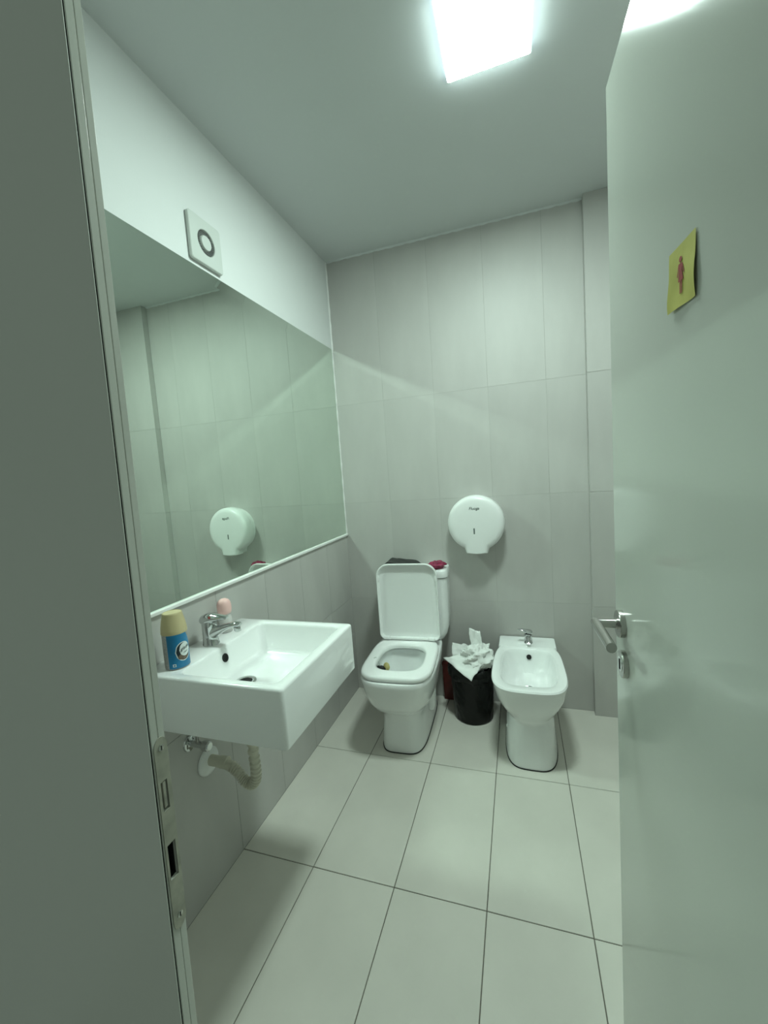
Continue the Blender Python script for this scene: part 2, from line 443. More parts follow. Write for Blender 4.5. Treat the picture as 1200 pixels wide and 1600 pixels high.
# ------------------------------------------------------------------ exhaust fan
FZ, FY = 2.2255, -1.0665
fan = thing('exhaust_fan', 'square white exhaust fan cover above the mirror', 'fan', (0, FY, FZ))
fh = 0.079
pl = MB(); n4 = 40
def sq(h, x, r=0.004, n=72):
    out = []
    for k in range(n):
        a = 2 * PI * (k + .5) / n - PI; c, q_ = math.cos(a), math.sin(a)
        m_ = max(abs(c), abs(q_)); y, z = c / m_ * h, q_ / m_ * h
        if abs(y) > h - r and abs(z) > h - r:
            d_ = math.hypot(abs(y) - h + r, abs(z) - h + r)
            if d_ > r: y, z = [math.copysign(h - r + (abs(t) - h + r) * r / d_, t) for t in (y, z)]
        out.append((x, y, z))
    return out
def circ(r, x, n=72):
    return [(x, r * math.cos(2 * PI * (k + .5) / n - PI), r * math.sin(2 * PI * (k + .5) / n - PI)) for k in range(n)]
pl.loft([sq(fh - 0.004, 0.0), sq(fh - 0.004, 0.003), sq(fh, 0.0045), sq(fh, 0.013), sq(fh - 0.002, 0.0155), sq(fh - 0.005, 0.016), circ(0.0440, 0.016), circ(0.0425, 0.0145), circ(0.0425, 0.003)], True, False)
obj('cover', pl, 'fanwhite', fan, smooth=35)
obj('backing', MB().lathe([(0.0422, 0.002), (0.0422, 0.0035)], (0, 0, 0), 'X', 32), 'fandark', fan)
obj('hub', MB().lathe([(0.0255, 0.0035), (0.0255, 0.0135), (0.0235, 0.0165), (0.012, 0.0178), (0.003, 0.018)], (0, 0, 0), 'X', 36), 'fanwhite', fan, smooth=40)
for k in range(12):
    zc = -0.0385 + 0.0070 * k
    hw = math.sqrt(max(0.0, 0.0424 ** 2 - zc ** 2))
    if hw < 0.006: continue
    hi = math.sqrt(max(0.0, 0.0255 ** 2 - zc ** 2)) if abs(zc) < 0.0255 else 0
    for s in ((-1, 1) if hi else (0,)):
        a, b = ((-hw, hw) if s == 0 else ((-hw, -hi) if s < 0 else (hi, hw)))
        obj('slat', MB().add([(0.0050, a, zc - 0.0016), (0.0050, b, zc - 0.0016), (0.0105, b, zc + 0.0004), (0.0105, a, zc + 0.0004),
                              (0.0050, a, zc - 0.0006), (0.0050, b, zc - 0.0006), (0.0105, b, zc + 0.0014), (0.0105, a, zc + 0.0014)],
                             [(0, 1, 2, 3), (4, 7, 6, 5), (0, 4, 5, 1), (1, 5, 6, 2), (2, 6, 7, 3), (3, 7, 4, 0)]), 'fanslat', fan)

# ------------------------------------------------------------------ paper roll dispenser
DX, DZ, DR = 0.8065, 1.0655, 0.1525
disp = thing('paper_dispenser', 'round white jumbo paper roll dispenser on the tiled wall above the bin', 'dispenser', (DX, 0, DZ))
def dring(r, y, lip):
    pts = []
    n = 180
    for k in range(n):
        a = 2 * PI * k / n - PI / 2
        x, z = r * math.cos(a), r * math.sin(a)
        w = 0.062 * r / DR
        if z < 0 and abs(x) <= w * 1.04:         # tongue at the bottom
            t = max(0.0, min(1.0, (w * 1.04 - abs(x)) / (w * 0.09)))
            t = t * t * (3 - 2 * t)
            z = z + t * (lip - 0.006 * (1 - (x / w) ** 2) - z)
        pts.append((x, y, z))
    return pts
lipz = -0.163
obj('drum', MB().loft([dring(DR - 0.012, 0.0, lipz + .004), dring(DR - 0.010, -0.040, lipz + .003), dring(DR - 0.002, -0.047, lipz), dring(DR, -0.052, lipz), dring(DR - 0.001, -0.094, lipz),
                       dring(DR - 0.006, -0.106, lipz + .001), dring(DR - 0.016, -0.1145, lipz + .0025), dring(DR - 0.030, -0.1180, lipz + 0.006), dring(DR - 0.06, -0.1195, lipz + 0.04)]), 'plastic', disp, smooth=35)
obj('sight_slot', MB().loft([rrect(-0.0035, 0.0035, -0.016, 0.016, 0.0018, 0, 3), rrect(-0.0035, 0.0035, -0.016, 0.016, 0.0018, 0.0012, 3)]).map(lambda v: Vector((v.x - 0.008, -0.1188 - v.z, v.y - 0.040))), 'greyink', disp)
tm = text_mesh('Fluoga', 0.0215, 0.25)
tm.map(lambda v: Vector((v.x * 1.0 - 0.004, -0.1203, v.y + 0.083)))
bl = obj('lettering', tm, 'greyink', disp)

# ------------------------------------------------------------------ washbasin
SX, SY0, SY1, SZ, SB = 0.464, -1.531, -1.078, 0.857, 0.699
sink = thing('wash_basin', 'white rectangular wall-hung washbasin under the mirror', 'washbasin', (0.0, (SY0 + SY1) / 2, SB))
bs = MB()
bs.loft([rrect(0.001, SX, SY0, SY1, 0.010, SB + 0.0), rrect(0.0005, SX + 0.0006, SY0 - 0.0006, SY1 + 0.0006, 0.011, SB + 0.004),
         rrect(0.0005, SX, SY0, SY1, 0.011, SZ - 0.007), rrect(0.001, SX - 0.0015, SY0 + 0.0015, SY1 - 0.0015, 0.011, SZ - 0.002), rrect(0.003, SX - 0.005, SY0 + 0.005, SY1 - 0.005, 0.011, SZ),
         rrect(0.112, SX - 0.030, SY0 + 0.026, SY1 - 0.032, 0.022, SZ), rrect(0.116, SX - 0.034, SY0 + 0.030, SY1 - 0.036, 0.022, SZ - 0.0025), rrect(0.1185, SX - 0.0365, SY0 + 0.0325, SY1 - 0.0385, 0.022, SZ - 0.008),
         rrect(0.136, SX - 0.050, SY0 + 0.055, SY1 - 0.072, 0.026, SZ - 0.078), rrect(0.141, SX - 0.056, SY0 + 0.062, SY1 - 0.078, 0.028, SZ - 0.086), rrect(0.152, SX - 0.070, SY0 + 0.078, SY1 - 0.090, 0.028, SZ - 0.0905),
         rrect(0.205, SX - 0.180, SY0 + 0.16, SY1 - 0.22, 0.03, SZ - 0.0945)])
rel(obj('basin', bs, 'ceramic', smooth=50), sink)
dc = Vector((0.214, -1.352, SZ - 0.0935))
dr = rel(obj('drain', MB().lathe([(0.034, 0.0), (0.034, 0.0025), (0.031, 0.004), (0.022, 0.002), (0.020, -0.001)], dc, 'Z', 32), 'chrome', smooth=40), sink)
o_ = obj('drain_hole', MB().lathe([(0.0215, 0.0012), (0.0205, 0.0026)], dc, 'Z', 24), 'dark'); o_.parent = dr
# overflow ring on the rear slope of the bowl
oc = Vector((0.1255, -1.325, SZ - 0.036)); on = Vector((1, 0, 0.26)).normalized()
q = on.to_track_quat('Z', 'Y').to_matrix()
def place(mb, c, rotm): return mb.map(lambda v: c + rotm @ v)
ofl = rel(obj('overflow_ring', place(MB().lathe([(0.0135, -0.002), (0.0135, 0.0012), (0.0120, 0.0022), (0.0092, 0.0018), (0.0085, 0.0006)]), oc, q), 'blackrub', smooth=40), sink)
o_ = obj('overflow_hole', place(MB().lathe([(0.009, 0.0), (0.0085, 0.0012)]), oc, q), 'dark'); o_.parent = ofl

# the mixer tap on the basin
FYc = -1.308
fa = rel(obj('faucet', MB().lathe([(0.0265, 0.0), (0.0265, 0.003), (0.0245, 0.006), (0.0235, 0.030), (0.0238, 0.058), (0.0238, 0.072), (0.0225, 0.078)], (0.062, FYc, SZ), 'Z', 36), 'chrome', smooth=40), sink)
fa['label'] = 'chrome single-lever mixer tap'
spt = MB(); path = []; rad = []
for t, x, z, rh, rw in ((0, 0.060, 0.030, 0.021, 0.020), (1, 0.078, 0.040, 0.020, 0.0195), (2, 0.096, 0.048, 0.0160, 0.0175), (3, 0.118, 0.0565, 0.0115, 0.0160), (4, 0.145, 0.066, 0.0085, 0.0145), (5, 0.165, 0.070, 0.0088, 0.0140), (6, 0.176, 0.0705, 0.0078, 0.0125), (7, 0.182, 0.070, 0.0045, 0.0095)):
    path.append((x, FYc, SZ + z)); rad.append((rh, rw))
spt.tube(path, rad, 20)
o_ = obj('spout', spt, 'chrome', fa, smooth=60)
o_ = obj('aerator', MB().lathe([(0.0105, 0.064), (0.0108, 0.050), (0.0095, 0.048)], (0.168, FYc, SZ), 'Z', 22).map(lambda v: Vector((v.x - 0.25 * (v.z - SZ - 0.064), v.y, v.z))), 'chrome', fa, smooth=40)
lvr = MB()
lv_path = [(0.038, 0.078), (0.044, 0.080), (0.062, 0.084), (0.085, 0.088), (0.110, 0.090), (0.128, 0.090), (0.134, 0.0895)]
lv_rad = [(0.010, 0.018), (0.0155, 0.0225), (0.0185, 0.0245), (0.0150, 0.021), (0.0085, 0.0165), (0.0055, 0.0135), (0.003, 0.009)]
lvr.tube([(a, FYc, SZ + b) for a, b in lv_path], lv_rad, 22)
obj('lever', lvr, 'chrome', fa, smooth=60)
obj('indicator', MB().lathe([(0.0045, 0.0), (0.004, 0.0012)], (0, 0, 0), 'Z', 14).map(lambda v: Vector((0.082 + v.x, FYc - 0.0195 - v.z, SZ + 0.094 + v.y))), 'redink', fa)

# ------------------------------------------------------------------ things on the basin
CX, CY, CR = 0.076, -1.462, 0.0335
can = thing('spray_can', 'blue air freshener spray can with beige cap on the basin corner', 'can', (CX, CY, SZ))
obj('can_body', MB().lathe([(0.030, 0.0), (CR, 0.003), (CR, 0.100), (0.0315, 0.106)], (0, 0, 0), 'Z', 48), 'canmetal', can, smooth=40)
cap = obj('cap', MB().lathe([(CR + 0.001, 0.1015), (CR + 0.0013, 0.104), (CR + 0.0005, 0.116), (0.0315, 0.132), (0.0265, 0.155), (0.0262, 0.158), (0.0245, 0.1602), (0.0238, 0.1602), (0.0232, 0.1592), (0.010, 0.1590)], (0, 0, 0), 'Z', 48), 'beige', can, smooth=40)
def wrap(mb, ang0, z0, off):
    """wrap flat shapes (x along the girth, y up) onto the can"""
    def f(v):
        a = ang0 + v.x / CR
        r = CR + off
        return Vector((r * math.cos(a), r * math.sin(a), z0 + v.y))
    return mb.map(f)
def ellipse(a, b, n=32, cx=0, cy=0, segs=None):
    """disc split in vertical strips so that it bends round the can"""
    mb = MB(); m = 12
    top = []; bot = []
    for k in range(m + 1):
        x = -a + 2 * a * k / m; y = b * math.sqrt(max(0, 1 - (x / a) ** 2))
        top.append((cx + x, cy + y, 0)); bot.append((cx + x, cy - y, 0))
    mb.add(top + bot, [(m + 1 + k, m + 2 + k, k + 1, k) for k in range(m)])
    return mb
lab = MB(); m = 24
a0, a1 = math.radians(-84), math.radians(34)
vs = []
for k in range(m + 1):
    a = a0 + (a1 - a0) * k / m
    ztop = 0.1012 - (0.030 * max(0.0, (a - math.radians(12)) / math.radians(22)))
    for zz in (0.004, ztop): vs.append(((CR + 0.0003) * math.cos(a), (CR + 0.0003) * math.sin(a), zz))
lab.add(vs, [(2 * k, 2 * k + 2, 2 * k + 3, 2 * k + 1) for k in range(m)])
lb = obj('label_wrap', lab, 'blue', can, smooth=60)
lb['label'] = 'blue label with white round emblem'
E0 = math.radians(-8)
obj('emblem_border', wrap(ellipse(0.0225, 0.0275), E0 - 0.06, 0.050, 0.0006), 'labelwhite', lb)
obj('emblem_dark', wrap(ellipse(0.0200, 0.0250), E0 - 0.06, 0.050, 0.0009), 'labeldark', lb)
obj('emblem_brown', wrap(ellipse(0.0150, 0.0085, cy=-0.0150, cx=-0.002), E0 - 0.06, 0.050, 0.0011), 'labelbrown', lb)
obj('emblem_disc', wrap(ellipse(0.0155, 0.0195, cx=0.003, cy=0.005), E0 - 0.03, 0.050, 0.0013), 'labelwhite', lb)
sb = MB(); sb.add([(-0.0045, -0.004, 0), (0.0045, -0.004, 0), (0.0045, 0.004, 0), (-0.0045, 0.004, 0), (-0.0022, -0.002, 0), (0.0022, -0.002, 0), (0.0022, 0.002, 0), (-0.0022, 0.002, 0)], [(0, 1, 5, 4), (1, 2, 6, 5), (2, 3, 7, 6), (3, 0, 4, 7)])
obj('emblem_square', wrap(sb, math.radians(-58), 0.014, 0.0006), 'labelwhite', lb)
def slant(mb, dx, dy): return mb.map(lambda v: Vector((v.x + dx, v.y + 0.25 * v.x + dy, 0)))
obj('lettering', wrap(slant(text_mesh('glade', 0.0125, 0.25), 0.003, 0.009), E0 - 0.03, 0.050, 0.0018), 'labelink', lb)
obj('lettering', wrap(slant(text_mesh('clean', 0.0062, 0.2), 0.004, -0.003), E0 - 0.03, 0.050, 0.0018), 'labelink', lb)

pb = thing('pink_cap_bottle', 'small pale bottle with rounded pink cap behind the basin tap', 'bottle', (0.042, -1.208, SZ))
obj('bottle_body', MB().lathe([(0.018, 0), (0.0205, 0.003), (0.0215, 0.03), (0.0205, 0.055), (0.0165, 0.066), (0.0165, 0.070)], (0, 0, 0), 'Z', 32), 'clearbody', pb, smooth=50)
obj('cap', MB().lathe([(0.0195, 0.066), (0.0225, 0.070), (0.0240, 0.082), (0.0240, 0.094), (0.0220, 0.105), (0.0170, 0.113), (0.0095, 0.1175), (0.002, 0.1185)], (0, 0, 0), 'Z', 32), 'pinkcap', pb, smooth=60)

# ------------------------------------------------------------------ plumbing under the basin
pipe = thing('drain_pipe', 'cream corrugated drain hose from basin to wall flange', 'pipe', (0.0, -1.318, 0.445))
pv = Vector(pipe.location)
def bez(p, n):
    P = [Vector(a) for a in p]; out = []
    Q = [P[0] * 2 - P[1]] + P + [P[-1] * 2 - P[-2]]
    for i in range(len(P) - 1):
        for k in range(n):
            t = k / n
            a, b, c, d = Q[i], Q[i + 1], Q[i + 2], Q[i + 3]
            out.append(0.5 * ((2 * b) + (c - a) * t + (2 * a - 5 * b + 4 * c - d) * t * t + (3 * b - a - 3 * c + d) * t ** 3))
    out.append(P[-1]); return out
hose = bez([(0.060, -1.320, 0.450), (0.098, -1.322, 0.446), (0.128, -1.326, 0.432), (0.152, -1.330, 0.412), (0.180, -1.333, 0.405), (0.200, -1.335, 0.424), (0.206, -1.336, 0.465), (0.205, -1.338, 0.540), (0.204, -1.340, 0.6985)], 22)
rads = [0.0150 + 0.0022 * (1 if (i % 6) < 3 else -1) if i > 24 else 0.0160 for i in range(len(hose))]
rel(obj('hose', MB().tube(hose, rads, 20, upv=(0, 1, 0)), 'pipe', smooth=30), pipe)
rel(obj('collar', MB().lathe([(0.0175, 0.010), (0.0175, 0.055), (0.0195, 0.057), (0.0195, 0.082), (0.017, 0.084)], (0, -1.319, 0.452), 'X', 24), 'pipe', smooth=35), pipe)
rel(obj('wall_flange', MB().lathe([(0.046, 0.001), (0.046, 0.005), (0.043, 0.009), (0.030, 0.014), (0.021, 0.017)], (0, -1.318, 0.445), 'X', 32), 'plastic', smooth=40), pipe)
val = thing('angle_valve', 'small chrome angle valve on the wall under the basin', 'valve', (0.0, -1.385, 0.555))
rel(obj('rose', MB().lathe([(0.026, 0.001), (0.024, 0.006), (0.012, 0.010)], (0, -1.385, 0.555), 'X', 24), 'chrome', smooth=40), val)
rel(obj('valve_body', MB().tube([(0.008, -1.385, 0.555), (0.06, -1.385, 0.555)], 0.010, 16), 'chrome', smooth=40), val)
rel(obj('knob', MB().lathe([(0.013, 0.055), (0.016, 0.058), (0.016, 0.078), (0.012, 0.082)], (0, -1.385, 0.555), 'X', 8), 'chrome', smooth=20), val)
rel(obj('supply_tube', MB().tube([(0.035, -1.385, 0.555), (0.036, -1.380, 0.60), (0.045, -1.360, 0.66), (0.05, -1.34, 0.698)], 0.006, 10), 'steel', smooth=60), val)

# ------------------------------------------------------------------ toilet and bidet shells
def ring_s(hwf, hwb, yf, yb, z, p=3.2, n=64, cx=0.0):
    """closed superellipse ring; half width runs from hwb at the back (yb) to hwf at the front (yf)"""
    pts = []
    cy, hy = (yf + yb) / 2, (yb - yf) / 2
    for k in range(n):
        a = 2 * PI * k / n
        c, s = math.cos(a), math.sin(a)
        u = math.copysign(abs(c) ** (2 / p), c); w = math.copysign(abs(s) ** (2 / p), s)
        t = (w + 1) / 2
        hw = hwf + (hwb - hwf) * t
        pts.append((cx + u * hw, cy + w * hy, z))
    return pts

TX = 0.4085
toi = thing('toilet', 'white toilet with raised lid standing in the corner', 'toilet', (TX, 0.0, 0.0), math.radians(3.0))
bw = MB()
bw.loft([ring_s(.112, .126, -.556, -.012, .004, 4.2), ring_s(.1125, .126, -.557, -.012, .02, 4.2), ring_s(.107, .122, -.553, -.012, .10, 4.0), ring_s(.102, .118, -.552, -.012, .165, 3.8),
         ring_s(.102, .118, -.555, -.012, .190, 3.6), ring_s(.110, .122, -.565, -.012, .206, 3.5), ring_s(.127, .132, -.585, -.012, .220, 3.4), ring_s(.150, .148, -.612, -.012, .240, 3.3), ring_s(.169, .164, -.636, -.012, .275, 3.3), ring_s(.181, .175, -.655, -.012, .330, 3.5),
         ring_s(.1855, .180, -.665, -.012, .385, 3.8), ring_s(.186, .181, -.6665, -.012, .401, 3.9), ring_s(.183, .178, -.663, -.015, .4085, 3.9), ring_s(.175, .172, -.654, -.02, .410, 3.9),
         ring_s(.132, .125, -.605, -.262, .410, 3.0), ring_s(.127, .120, -.600, -.268, .402, 3.0), ring_s(.130, .126, -.602, -.262, .375, 2.8), ring_s(.124, .122, -.592, -.268, .345, 2.8), ring_s(.112, .105, -.57, -.285, .29, 2.6), ring_s(.09, .08, -.53, -.31, .235, 2.4), ring_s(.065, .06, -.49, -.34, .205, 2.2)])
obj('bowl', bw, 'ceramic', toi, smooth=45)
obj('water', MB().loft([ring_s(.088, .078, -.527, -.313, .236, 2.4, 32), ring_s(.087, .077, -.526, -.314, .2365, 2.4, 32)]), 'water', toi)
obj('floor_seal', MB().loft([ring_s(.1145, .128, -.5592, -.011, .0005, 4.2), ring_s(.1145, .128, -.5592, -.011, .0045, 4.2)]), 'blackrub', toi)
tr = MB().tube([(.118, -.30, .335), (.124, -.305, .27), (.126, -.315, .20), (.124, -.325, .14), (.121, -.33, .112), (.117, -.332, .105)], [.018, .024, .026, .024, .020, .012], 18, upv=(0, 1, 0))
obj('trapway', tr, 'ceramic', toi, smooth=60)
# seat ring
st = MB()
st.loft([ring_s(.166, .168, -.640, -.205, .412, 4.2), ring_s(.1745, .173, -.652, -.196, .4145, 4.2), ring_s(.178, .175, -.6555, -.193, .423, 4.2), ring_s(.1765, .174, -.653, -.195, .432, 4.2), ring_s(.171, .169, -.646, -.202, .4375, 4.2),
         ring_s(.161, .158, -.633, -.222, .4395, 4.0), ring_s(.135, .128, -.592, -.268, .4395, 3.2), ring_s(.126, .118, -.580, -.279, .4360, 3.1), ring_s(.121, .114, -.575, -.284, .428, 3.1), ring_s(.121, .114, -.575, -.284, .416, 3.1), ring_s(.126, .118, -.580, -.28, .414, 3.1), ring_s(.166, .168, -.640, -.205, .412, 4.2)], False, False)
st.map(lambda v: v + Vector((.004, 0, 0)))
obj('seat', st, 'seatplastic', toi, smooth=60)
# raised lid: a shallow tray, underside facing the room, leaning back a little
ld = MB()
LW, LH0, LH1 = .171, .438, .868
def lring(ins, y, r, n=10):
    return [(p[0], y, p[1]) for p in
            (lambda a, b, c, d, rt, rb: [(a2, b2) for a2, b2 in _rr(a, b, c, d, rt, rb, n)])(-LW + ins, LW - ins, LH0 + ins, LH1 - ins, r[0], r[1])]
def _rr(x0, x1, z0, z1, rt, rb, n):
    pts = []
    for cx, cz, a0, r in ((x1 - rt, z1 - rt, 0, rt), (x0 + rt, z1 - rt, PI / 2, rt), (x0 + rb, z0 + rb, PI, rb), (x1 - rb, z0 + rb, 3 * PI / 2, rb)):
        for k in range(n + 1):
            a = a0 + PI / 2 * k / n; pts.append((cx + r * math.cos(a), cz + r * math.sin(a)))
    return pts
RT, RB = .070, .034
ld.loft([lring(.012, .012, (RT - .012, RB - .012)), lring(.002, .006, (RT, RB)), lring(0, -.002, (RT, RB)), lring(0, -.015, (RT, RB)), lring(.0015, -.0185, (RT, RB)), lring(.005, -.0185, (RT - .003, RB - .003)),
         lring(.0075, -.015, (RT - .005, RB - .005)), lring(.013, .000, (RT - .010, RB - .008)), lring(.030, .004, (RT - .022, RB - .016))])
LT = math.radians(0.6)
def leanlid(v):
    dz = v.z - LH0
    return Vector((v.x + .008, -.210 + v.y * math.cos(LT) + dz * math.sin(LT) * 1.0, LH0 + dz * math.cos(LT) - v.y * math.sin(LT) * 0))
ld.map(leanlid)
lid = obj('lid', ld, 'seatplastic', toi, smooth=50)
for sx in (-1, 1):
    obj('bumper', MB().tube([leanlid(Vector((sx * (LW - .010), -.010, z))) for z in (.765, .772, .795, .802)], [.002, .0055, .0055, .002], 10), 'seatplastic', lid, smooth=50)
    obj('hinge', MB().tube([(sx * .108 + .008, -.236, .452), (sx * .110 + .008, -.236, .452), (sx * .140 + .008, -.236, .452), (sx * .142 + .008, -.236, .452)], [.006, .011, .011, .006], 16), 'seatplastic', toi, smooth=40)
obj('hinge_bar', MB().tube([(-.100, -.236, .452), (.116, -.236, .452)], .0085, 14), 'seatplastic', toi, smooth=60)
# cistern
ci = MB()
CW = .222
def crr(hw, y0, y1, r, z): return rrect(-hw * .87 + .032, hw * .87 + .032, y0 + .006, y1, r, z, 6)
ci.loft([crr(.150, -.150, -.014, .03, .408), crr(.180, -.165, -.012, .035, .420), crr(.200, -.172, -.012, .035, .450), crr(.213, -.176, -.012, .035, .490), crr(.218, -.178, -.012, .035, .56), crr(.220, -.180, -.012, .035, .772)])
cs = obj('cistern', ci, 'ceramic', toi, smooth=50)
cl = MB().loft([crr(.218, -.178, -.012, .034, .7745), crr(.2255, -.186, -.008, .036, .778), crr(.2265, -.187, -.008, .036, .790), crr(.2255, -.186, -.008, .036, .812), crr(.221, -.181, -.010, .034, .820), crr(.205, -.165, -.024, .03, .822)])
obj('cistern_lid', cl, 'ceramic', cs, smooth=50)

# ---- crumpled sheets
def sheet(w, h, nx, ny, amp, seed, curve=None):
    mb = MB(); vs = []
    for j in range(ny + 1):
        for i in range(nx + 1):
            u, v = i / nx - .5, j / ny - .5
            p = Vector((u * w, v * h, 0))
            q1 = Vector((u * 3.1 + seed * 7.3, v * 3.1 + seed, seed * 1.7)); q2 = q1 * 2.7
            d = noise.noise_vector(q1) * amp + noise.noise_vector(q2) * amp * .45
            p += Vector((d.x * .5, d.y * .5, d.z * 1.4))
            if curve: p = curve(p, u, v)
            vs.append(p)
    n = nx + 1
    mb.add(vs, [(j * n + i, j * n + i + 1, (j + 1) * n + i + 1, (j + 1) * n + i) for j in range(ny) for i in range(nx)])
    return mb
def blob(rx, ry, rz, amp, seed, freq=2.2, nu=28, nv=16, ridge=True):
    mb = MB(); rings = []
    for j in range(1, nv):
        ph = PI * j / nv - PI / 2; ring = []
        for i in range(nu):
            a = 2 * PI * i / nu
            d = Vector((math.cos(ph) * math.cos(a), math.cos(ph) * math.sin(a), math.sin(ph)))
            f = noise.noise(d * freq + Vector((seed, seed * 2, 0)))
            f2 = noise.noise(d * freq * 2.6 + Vector((seed * 3, seed, 5)))
            if ridge: f = 1 - 2 * abs(f) * 1.6; f2 = 1 - 2 * abs(f2) * 1.6
            s = 1 + amp * f + amp * .5 * f2
            ring.append((d.x * rx * s, d.y * ry * s, d.z * rz * s))
        rings.append(ring)
    return mb.loft(rings)

# things on top of the cistern
def yawt(x, y):
    a = math.radians(3.0); return (TX + x * math.cos(a) - y * math.sin(a), x * math.sin(a) + y * math.cos(a))
bx_, by_ = yawt(-.040, -.095)
bb = MB()
def bagcurve(p, u, v):
    e = min(1.0, (0.5 - abs(u)) * 7)
    return Vector((p.x, p.y, max(0.004, (.040 - .020 * (u + .5)) * math.sqrt(max(0, e)) + p.z * .35)))
top = sheet(.21, .13, 26, 12, .008, 3, bagcurve)
nv_ = len(top.v)
top.v += [(v[0], v[1], 0.0012) for v in top.v]
top.f += [tuple(i + nv_ for i in f)[::-1] for f in top.f]
n_ = 27
edge = [i for i in range(n_)] + [n_ * j + n_ - 1 for j in range(1, 13)] + [n_ * 12 + i for i in range(n_ - 2, -1, -1)] + [n_ * j for j in range(11, 0, -1)]
for a, b in zip(edge, edge[1:] + edge[:1]): top.f.append((a, b, b + nv_, a + nv_))
top.map(lambda v: Vector((v.x, v.y, v.z * 1.15)))
bg = obj('folded_black_bag', top, 'blackcloth', smooth=50, loc=(bx_, by_, .8225), rot=(0, 0, math.radians(3)))
tag(bg, 'folded black plastic bag lying on the toilet cistern', 'bag')
px_, py_ = yawt(.168, -.130)
pk = blob(.046, .036, .019, .26, 5.0, 1.7)
mz = min(v[2] for v in pk.v); pk.map(lambda v: Vector((v.x, v.y, max(v.z, mz * .72) - mz * .72)))
pko = obj('pink_packet', pk, 'pinkfoil', smooth=35, loc=(px_, py_, .8225), rot=(0, 0, .5))
tag(pko, 'crumpled dark pink foil packet on the cistern corner', 'packet')
# rim freshener hanging inside the bowl
rf = thing('rim_freshener', 'small yellow and dark rim freshener inside the toilet bowl', 'freshener', (.326, -.432, .374))
obj('cage', blob(.024, .013, .016, .12, 2.0, 3, 18, 10), 'blackrub', rf, smooth=50, loc=(-.004, -.008, -.006))
obj('block', blob(.016, .012, .022, .10, 8.0, 3, 18, 10), 'bloomyellow', rf, smooth=50, loc=(.024, .006, 0))
obj('clip', MB().tube([(-.004, -.006, .0), (-.010, -.016, .035), (-.014, -.026, .060), (-.018, -.034, .0672), (-.022, -.044, .0672)], .0022, 8), 'fanwhite', rf, smooth=60)

# ---- bidet
bid = thing('bidet', 'white bidet with chrome tap on the back wall beside the bin', 'bidet', (1.0455, 0.0, 0.0))
BZ = .402
bd = MB()
bd.loft([ring_s(.116, .122, -.540, -.012, .004, 3.6), ring_s(.1165, .122, -.541, -.012, .02, 3.6), ring_s(.111, .116, -.532, -.012, .10, 3.5), ring_s(.107, .112, -.525, -.012, .160, 3.4),
         ring_s(.101, .108, -.518, -.012, .192, 3.2), ring_s(.101, .108, -.518, -.012, .205, 3.1), ring_s(.112, .114, -.528, -.012, .222, 3.0), ring_s(.132, .130, -.548, -.012, .245, 2.9), ring_s(.151, .144, -.570, -.020, .280, 2.9), ring_s(.165, .151, -.588, -.040, .322, 3.1),
         ring_s(.172, .157, -.601, -.080, .385, 3.5), ring_s(.1725, .158, -.602, -.090, .396, 3.6), ring_s(.168, .154, -.597, -.094, BZ, 3.6),
         ring_s(.133, .130, -.553, -.158, BZ, 3.8), ring_s(.129, .126, -.548, -.163, BZ - .004, 3.8), ring_s(.124, .121, -.540, -.170, BZ - .02, 3.7), ring_s(.112, .110, -.52, -.184, BZ - .075, 3.2), ring_s(.092, .088, -.48, -.205, BZ - .112, 2.8), ring_s(.05, .05, -.41, -.27, BZ - .128, 2.4)])
obj('body', bd, 'ceramic', bid, smooth=45)
lg = MB().loft([rrect(-.135, .135, -.16, -.010, .012, .20), rrect(-.143, .143, -.150, -.008, .012, .37), rrect(-.146, .146, -.145, -.006, .012, BZ - .004), rrect(-.143, .143, -.142, -.008, .012, BZ + .001), rrect(-.130, .130, -.13, -.02, .012, BZ + .0015)])
obj('tap_ledge', lg, 'ceramic', bid, smooth=45)
obj('floor_seal', MB().loft([ring_s(.1185, .124, -.5432, -.011, .0005, 3.6), ring_s(.1185, .124, -.5432, -.011, .0045, 3.6)]), 'blackrub', bid)
q2 = Vector((0, -1, .35)).normalized().to_track_quat('Z', 'Y').to_matrix()
bo = obj('overflow_hole', place(MB().lathe([(.0125, -.004), (.0125, .0022), (.011, .0030)]), Vector((.007, -.1775, BZ - .038)), q2), 'dark', bid, smooth=40)
obj('drain', MB().lathe([(.026, 0), (.025, .003), (.018, .003)], (0, -.335, BZ - .1275), 'Z', 24), 'chrome', bid, smooth=40)
bt = obj('faucet', MB().lathe([(.0225, 0), (.0225, .003), (.0205, .006), (.0195, .030), (.0200, .046), (.0190, .052)], (.008, -.085, BZ + .0015), 'Z', 28), 'chrome', bid, smooth=40)
bt['label'] = 'chrome bidet mixer tap'
sp_ = [(.008, -.088, .030), (.008, -.105, .034), (.008, -.125, .033), (.008, -.140, .028), (.008, -.148, .022)]
obj('spout', MB().tube([(a, b, BZ + c) for a, b, c in sp_], [.016, .0135, .0120, .0115, .0095], 16), 'chrome', bt, smooth=60)
obj('lever', MB().tube([(.028, -.080, BZ + .060), (.024, -.081, BZ + .061), (.006, -.085, BZ + .063), (-.014, -.088, BZ + .070), (-.034, -.090, BZ + .074), (-.046, -.091, BZ + .074)], [(.006, .012), (.011, .0175), (.013, .0195), (.008, .014), (.0045, .0095), (.0025, .006)], 18), 'chrome', bt, smooth=60)
obj('silicone_cap', MB().lathe([(.006, 0), (.005, .004)], (0, 0, 0), 'X', 12).map(lambda v: Vector((-.106 - v.x, v.y - .42, v.z + .125))), 'sealant', bid, smooth=50)

